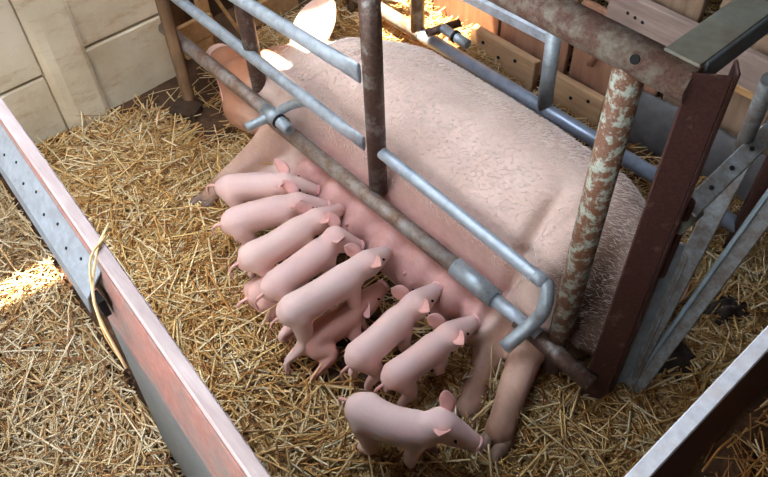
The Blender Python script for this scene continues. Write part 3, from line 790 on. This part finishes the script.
def make_piglet(key, idx, girth=1.0, lie=False, feet=None, ear_up=0.5):
    sp = np.array(PIGS[key]); g = girth
    mid_dir = sp[3] - sp[1]; mid_dir[2] = 0; fwd = Vector(mid_dir).normalized(); side = Vector((-fwd.y, fwd.x, 0))
    rump, hip, mid, sho, head, sn = [Vector(p) for p in sp]
    hd = (sn - head).normalized()
    head = head - hd * 0.018
    hs = Vector((-hd.y, hd.x, 0)).normalized(); hu = hd.cross(hs)
    if hu.z < 0: hu = -hu
    hg = max(g, 0.98)
    neck = (sho * 0.5 + head * 0.5) + Vector((0, 0, 0.004))
    body = chain([rump + fwd * 0.016, hip, mid - Vector((0, 0, 0.004)), sho, neck, head],
                 [0.036 * g, 0.053 * g, 0.051 * g, 0.052 * g, 0.042 * g, 0.046 * g], 18,
                 rr=[0.037 * g, 0.054 * g, 0.056 * g, 0.054 * g, 0.046 * g, 0.046 * g])
    m1 = head + (sn - head) * 0.45; 
    skull = chain([head - hd * 0.005, m1, sn - hd * 0.006], [0.046 * hg, 0.038 * hg, 0.0265 * hg], 16, rr=[0.046 * hg, 0.036 * hg, 0.0255 * hg])
    cheeks = [chain([head + hs * q * 0.014 + hd * 0.012 - hu * 0.008, head + hs * q * 0.010 + hd * 0.032 - hu * 0.008], [0.028 * hg, 0.022 * hg], 12) for q in (-1, 1)]
    parts = [body, skull] + cheeks
    up = Vector((0, 0, 1))
    gz = -0.008
    ft = feet or {}
    for q, sname in ((1, 'l'), (-1, 'r')):
        o = ft.get('h' + sname, (0, 0)); f = ft.get('f' + sname, (0, 0))
        if not lie:
            h0 = hip + fwd * 0.006 + side * 0.026 * q * g
            base = Vector((h0.x, h0.y, gz))
            parts.append(chain([h0 - up * 0.012, base + up * 0.080 + fwd * (0.022 + o[0] * .35) + side * (0.012 * q + o[1] * .3), base + up * 0.048 + fwd * (-0.016 + o[0] * .7) + side * (0.010 * q + o[1] * .6), base + up * 0.008 + fwd * (-0.004 + o[0]) + side * (0.010 * q + o[1])],
                               [0.037 * g, 0.025 * g, 0.0125, 0.0105], 12))
            s0 = sho + fwd * 0.000 + side * 0.028 * q * g
            base = Vector((s0.x, s0.y, gz))
            parts.append(chain([s0 - up * 0.018, base + up * 0.082 + fwd * (-0.008 + f[0] * .3) + side * (0.006 * q + f[1] * .3), base + up * 0.045 + fwd * (0.002 + f[0] * .7) + side * (0.004 * q + f[1] * .7), base + up * 0.008 + fwd * (0.004 + f[0]) + side * (0.004 * q + f[1])],
                               [0.030 * g, 0.021 * g, 0.0135, 0.0105], 12))
        else:
            h0 = hip + side * 0.03 * q
            parts.append(chain([h0 - up * 0.01, h0 + side * 0.03 * q + fwd * 0.03 - up * 0.025, h0 + side * 0.045 * q - fwd * 0.02 - up * 0.04, h0 + side * (0.055 * q + o[1]) + fwd * (-0.06 + o[0]) - up * 0.045],
                               [0.035, 0.024, 0.013, 0.010], 12))
            s0 = sho + side * 0.03 * q
            parts.append(chain([s0 - up * 0.015, s0 + side * 0.03 * q - fwd * 0.01 - up * 0.035, s0 + side * 0.04 * q + fwd * 0.03 - up * 0.048, s0 + side * (0.045 * q + f[1]) + fwd * (0.055 + f[0]) - up * 0.05],
                               [0.027, 0.019, 0.013, 0.010], 12))
    me = remesh('piglet', parts, 0.0058, 5, 0.5)
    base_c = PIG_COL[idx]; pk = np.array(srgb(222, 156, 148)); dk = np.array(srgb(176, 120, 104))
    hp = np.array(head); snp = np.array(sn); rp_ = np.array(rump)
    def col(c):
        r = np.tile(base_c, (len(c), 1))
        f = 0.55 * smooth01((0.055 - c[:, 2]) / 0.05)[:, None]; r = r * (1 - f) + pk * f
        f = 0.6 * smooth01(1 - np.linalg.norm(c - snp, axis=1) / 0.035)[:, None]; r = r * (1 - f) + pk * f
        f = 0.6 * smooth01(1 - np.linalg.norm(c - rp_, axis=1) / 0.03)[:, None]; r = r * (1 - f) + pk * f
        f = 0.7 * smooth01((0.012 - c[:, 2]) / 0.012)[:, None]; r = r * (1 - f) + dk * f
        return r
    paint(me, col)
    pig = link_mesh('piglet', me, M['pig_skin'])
    tag(pig, LBL[key], 'piglet', 'litter of piglets beside the sow')
    for q in (-1, 1):
        b = head - hd * 0.008 + hs * q * 0.028 * hg + hu * 0.028 * hg
        ax = (hs * q * 0.78 + hu * ear_up - hd * 0.95).normalized()
        e = ear_fn('ear', b, b + ax * 0.066 * hg, hu * 0.75 + hd * 0.6, 0.044 * hg, 0.0045, M['pig_ear'], pig, 0.35)
        tube_obj('eye', [head + hd * 0.036 + hs * q * 0.032 * hg + hu * 0.018, head + hd * 0.038 + hs * q * 0.0365 * hg + hu * 0.019], [0.0045, 0.0035], M['eye'], pig, seg=8, ring_round=True)
    nose = tube_obj('snout_disc', [sn + hd * 0.006, sn + hd * 0.013, sn + hd * 0.016], [0.0225 * hg, 0.0240 * hg, 0.0215 * hg], M['pig_nose'], pig, seg=14, curve=False)
    for q in (-1, 1):
        c = sn + hd * 0.0155 + hs * q * 0.006
        tube_obj('nostril', [c, c + hd * 0.0015], 0.003, M['eye'], nose, seg=8)
    tb = rump - fwd * 0.012 + up * 0.012
    tube_obj('tail', [tb + fwd * 0.012, tb - fwd * 0.018 + up * 0.002, tb - fwd * 0.032 - up * 0.022 + side * 0.008, tb - fwd * 0.030 - up * 0.050 + side * 0.004], [0.0065, 0.0052, 0.0042, 0.0028], M['pig_ear'], pig, seg=8, ring_round=True)
    return pig

make_piglet('p1', 0, 0.93)
make_piglet('p2', 1, 0.97)
make_piglet('p3', 2, 0.94)
make_piglet('p4', 3, 0.93)
make_piglet('p5', 4, 0.97, feet={'hr': (-0.085, -0.03), 'fr': (0.0, -0.05), 'hl': (-0.04, 0.0)})
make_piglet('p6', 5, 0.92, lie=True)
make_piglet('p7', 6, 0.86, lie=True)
make_piglet('p8', 7, 0.90)
make_piglet('p9', 8, 0.85)
make_piglet('p10', 9, 1.0, ear_up=0.9, feet={'fr': (-0.02, 0.0), 'hr': (0.01, 0), 'fl': (0.03, 0)})

# ------------------------------------------------------------------ straw
def build_straw(name, cx, cy, cz, L, az, pit, rad, bend, rgb, label):
    n = len(cx)
    d = np.column_stack([np.cos(az) * np.cos(pit), np.sin(az) * np.cos(pit), np.sin(pit)])
    s = np.column_stack([-np.sin(az), np.cos(az), np.zeros(n)])
    u = np.cross(d, s)
    c = np.column_stack([cx, cy, cz])
    V = np.empty((n, 9, 3), np.float32)
    for i, t in enumerate((-0.5, 0.0, 0.5)):
        p = c + d * (L * t)[:, None] + s * (bend * L * (1 if t else -0.0) * 0.5)[:, None]
        for k in range(3):
            q = 2 * math.pi * k / 3 + 0.5
            V[:, i * 3 + k] = p + s * (rad * math.cos(q) * 1.35)[:, None] + u * (rad * math.sin(q) * 0.8)[:, None]
    F = []
    for i in range(2):
        for k in range(3):
            k2 = (k + 1) % 3
            F.append((i * 3 + k, i * 3 + k2, i * 3 + 3 + k2, i * 3 + 3 + k))
    F = np.array(F)
    allF = (F[None] + (np.arange(n) * 9)[:, None, None]).reshape(-1)
    me = bpy.data.meshes.new(name)
    me.vertices.add(n * 9); me.vertices.foreach_set('co', V.ravel())
    me.loops.add(len(allF)); me.loops.foreach_set('vertex_index', allF.astype(np.int32))
    nf = len(allF) // 4
    me.polygons.add(nf); me.polygons.foreach_set('loop_start', np.arange(nf, dtype=np.int32) * 4)
    me.update(calc_edges=True)
    a = me.color_attributes.new('tint', 'FLOAT_COLOR', 'POINT')
    col = np.ones((n * 9, 4), np.float32); col[:, :3] = np.repeat(rgb, 9, axis=0)
    a.data.foreach_set('color', col.ravel())
    o = link_mesh(name, me, M['straw'])
    tag(o, label, 'straw', kind='stuff')
    return o

PAL = np.array([srgb(222, 184, 120), srgb(236, 208, 156), srgb(204, 156, 90), srgb(180, 126, 64), srgb(244, 224, 182), srgb(150, 100, 54)])
def straw_patch(name, n, x0, x1, y0, y1, dens, label, weights, gray=0.0, mind=-1):
    X = rng.uniform(x0, x1, n * 3); Y = rng.uniform(y0, y1, n * 3)
    keep = rng.uniform(0, 1, n * 3) < dens(X, Y)
    X = X[keep][:n]; Y = Y[keep][:n]; m = len(X)
    L = np.clip(rng.lognormal(math.log(0.125), 0.5, m), 0.035, 0.38)
    az = rng.uniform(0, 2 * math.pi, m); pit = rng.normal(0, 0.11, m)
    ex = np.cos(az) * L / 2; ey = np.sin(az) * L / 2
    ok = (X - np.abs(ex) > x0) & (X + np.abs(ex) < x1)
    def pl(x): return 0.0685 * (-x) + 0.1325 - 0.025
    if mind == 1: ok &= (Y - np.abs(ey) > pl(X) + 0.0)
    if mind == 0: ok &= (Y + np.abs(ey) < pl(X) - 0.045)
    X, Y, L, az, pit = X[ok], Y[ok], L[ok], az[ok], pit[ok]; m = len(X)
    hz = np.array([hgt(a, b) for a, b in zip(X, Y)])
    dd = dens(X, Y).clip(0, 1)
    Z = hz - 0.014 + rng.uniform(0, 1, m) ** 1.3 * (0.012 + 0.034 * dd) + np.abs(np.sin(pit)) * L * 0.3
    rad = rng.uniform(0.0012, 0.0029, m)
    bend = rng.normal(0, 0.05, m)
    pi = rng.choice(len(PAL), m, p=weights)
    rgb = PAL[pi] * rng.uniform(0.75, 1.12, m)[:, None]
    if mind == 1: rgb = rgb * (1 - 0.28 * smooth01((X + 1.0) / 0.5))[:, None]      # darker towards the sow rear
    lum = rgb.mean(1, keepdims=True)
    rgb = rgb * (1 - gray) + lum * gray
    return build_straw(name, X, Y, Z, L, az, pit, rad, bend, rgb.astype(np.float32), label)

def gauss(X, Y, cx, cy, sx, sy): return np.exp(-((X - cx) / sx) ** 2 - ((Y - cy) / sy) ** 2)
def dens_pen(X, Y):
    d = np.ones_like(X)
    d -= 1.1 * ((X > -2.0) & (X < -0.5) & (Y > 1.10) & (Y < 1.75))            # under the sow
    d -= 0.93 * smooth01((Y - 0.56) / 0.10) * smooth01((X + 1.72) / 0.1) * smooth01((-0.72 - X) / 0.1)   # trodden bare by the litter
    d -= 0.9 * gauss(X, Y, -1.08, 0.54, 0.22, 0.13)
    d -= 0.5 * gauss(X, Y, -0.36, 1.38, 0.12, 0.16)
    d -= 0.90 * gauss(X, Y, -2.40, 1.08, 0.34, 0.36)                            # dirt by the stake and head
    d -= 0.75 * gauss(X, Y, -2.64, 0.75, 0.15, 0.5)
    d -= 0.6 * gauss(X, Y, -2.15, 0.98, 0.2, 0.12)
    return np.clip(d, 0.02, 1)
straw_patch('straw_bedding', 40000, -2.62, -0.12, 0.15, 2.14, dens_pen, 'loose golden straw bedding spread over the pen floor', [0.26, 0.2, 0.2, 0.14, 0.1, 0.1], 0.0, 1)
straw_patch('aisle_straw', 20000, -2.62, -0.3, -0.52, 0.33, lambda X, Y: np.ones_like(X), 'pale loose straw outside the riveted partition', [0.26, 0.26, 0.14, 0.08, 0.2, 0.06], 0.15, 0)
straw_patch('dark_litter_straw', 2600, -0.10, 0.8, 0.45, 2.1, lambda X, Y: np.full_like(X, 0.6), 'sparse brown straw beyond the white-edged board', [0.1, 0.05, 0.2, 0.3, 0.02, 0.33], 0.0)
straw_patch('far_straw', 2500, -2.6, -0.3, 2.26, 3.15, lambda X, Y: np.ones_like(X), 'straw lying behind the board fence', [0.2, 0.1, 0.3, 0.25, 0.05, 0.1], 0.0)

def dung(cx, cy, rx, ry, h, rz, label):
    bm = bmesh.new(); bmesh.ops.create_icosphere(bm, subdivisions=4, radius=1.0)
    c, sn = math.cos(rz), math.sin(rz)
    for v in bm.verts:
        p = v.co.copy(); k = 1 + 0.35 * noise.noise(p * 1.9 + Vector((cx * 7, cy * 5, 0))) + 0.12 * noise.noise(p * 5.0)
        x, y = p.x * rx * k, p.y * ry * k
        v.co = Vector((cx + x * c - y * sn, cy + x * sn + y * c, hgt(cx, cy) - 0.012 + max(p.z, -0.3) * h * k))
    me = bpy.data.meshes.new('dark_heap'); bm.to_mesh(me); bm.free()
    tag(link_mesh('dark_heap', me, M['dung'], smooth=True), label, 'dung')
dung(-0.375, 1.385, 0.10, 0.07, 0.085, 0.6, 'dark brown mound on straw just below the gate bars')  # lumpy dark mound behind the rump
dung(-0.335, 1.665, 0.05, 0.10, 0.07, -0.5, 'dark dung heap on straw between the gate and the white-edged board')

def stalk(pts, r, label, col=1):
    o = tube_obj('straw_stalk', pts, r, None, seg=6)
    paint(o.data, lambda c: np.tile(PAL[col], (len(c), 1)))
    o.data.materials.append(M['straw'])
    tag(o, label, 'straw')
xs = -1.07
stalk([(-1.16, py(-1.16) + 0.03, 0.862), (-1.11, py(-1.11) - 0.02, 0.860), (-1.05, py(-1.05) - 0.075, 0.80), (-0.98, py(-0.98) - 0.085, 0.66)], 0.0032, 'long bent straw stalk draped over the white top edge beside the zinc strip')
stalk([(-1.13, py(-1.13) + 0.01, 0.866), (-1.09, py(-1.09) - 0.045, 0.862), (-1.04, py(-1.04) - 0.085, 0.74), (-1.03, py(-1.03) - 0.082, 0.60)], 0.0026, 'shorter straw stalk hanging straight down the partition face', 0)
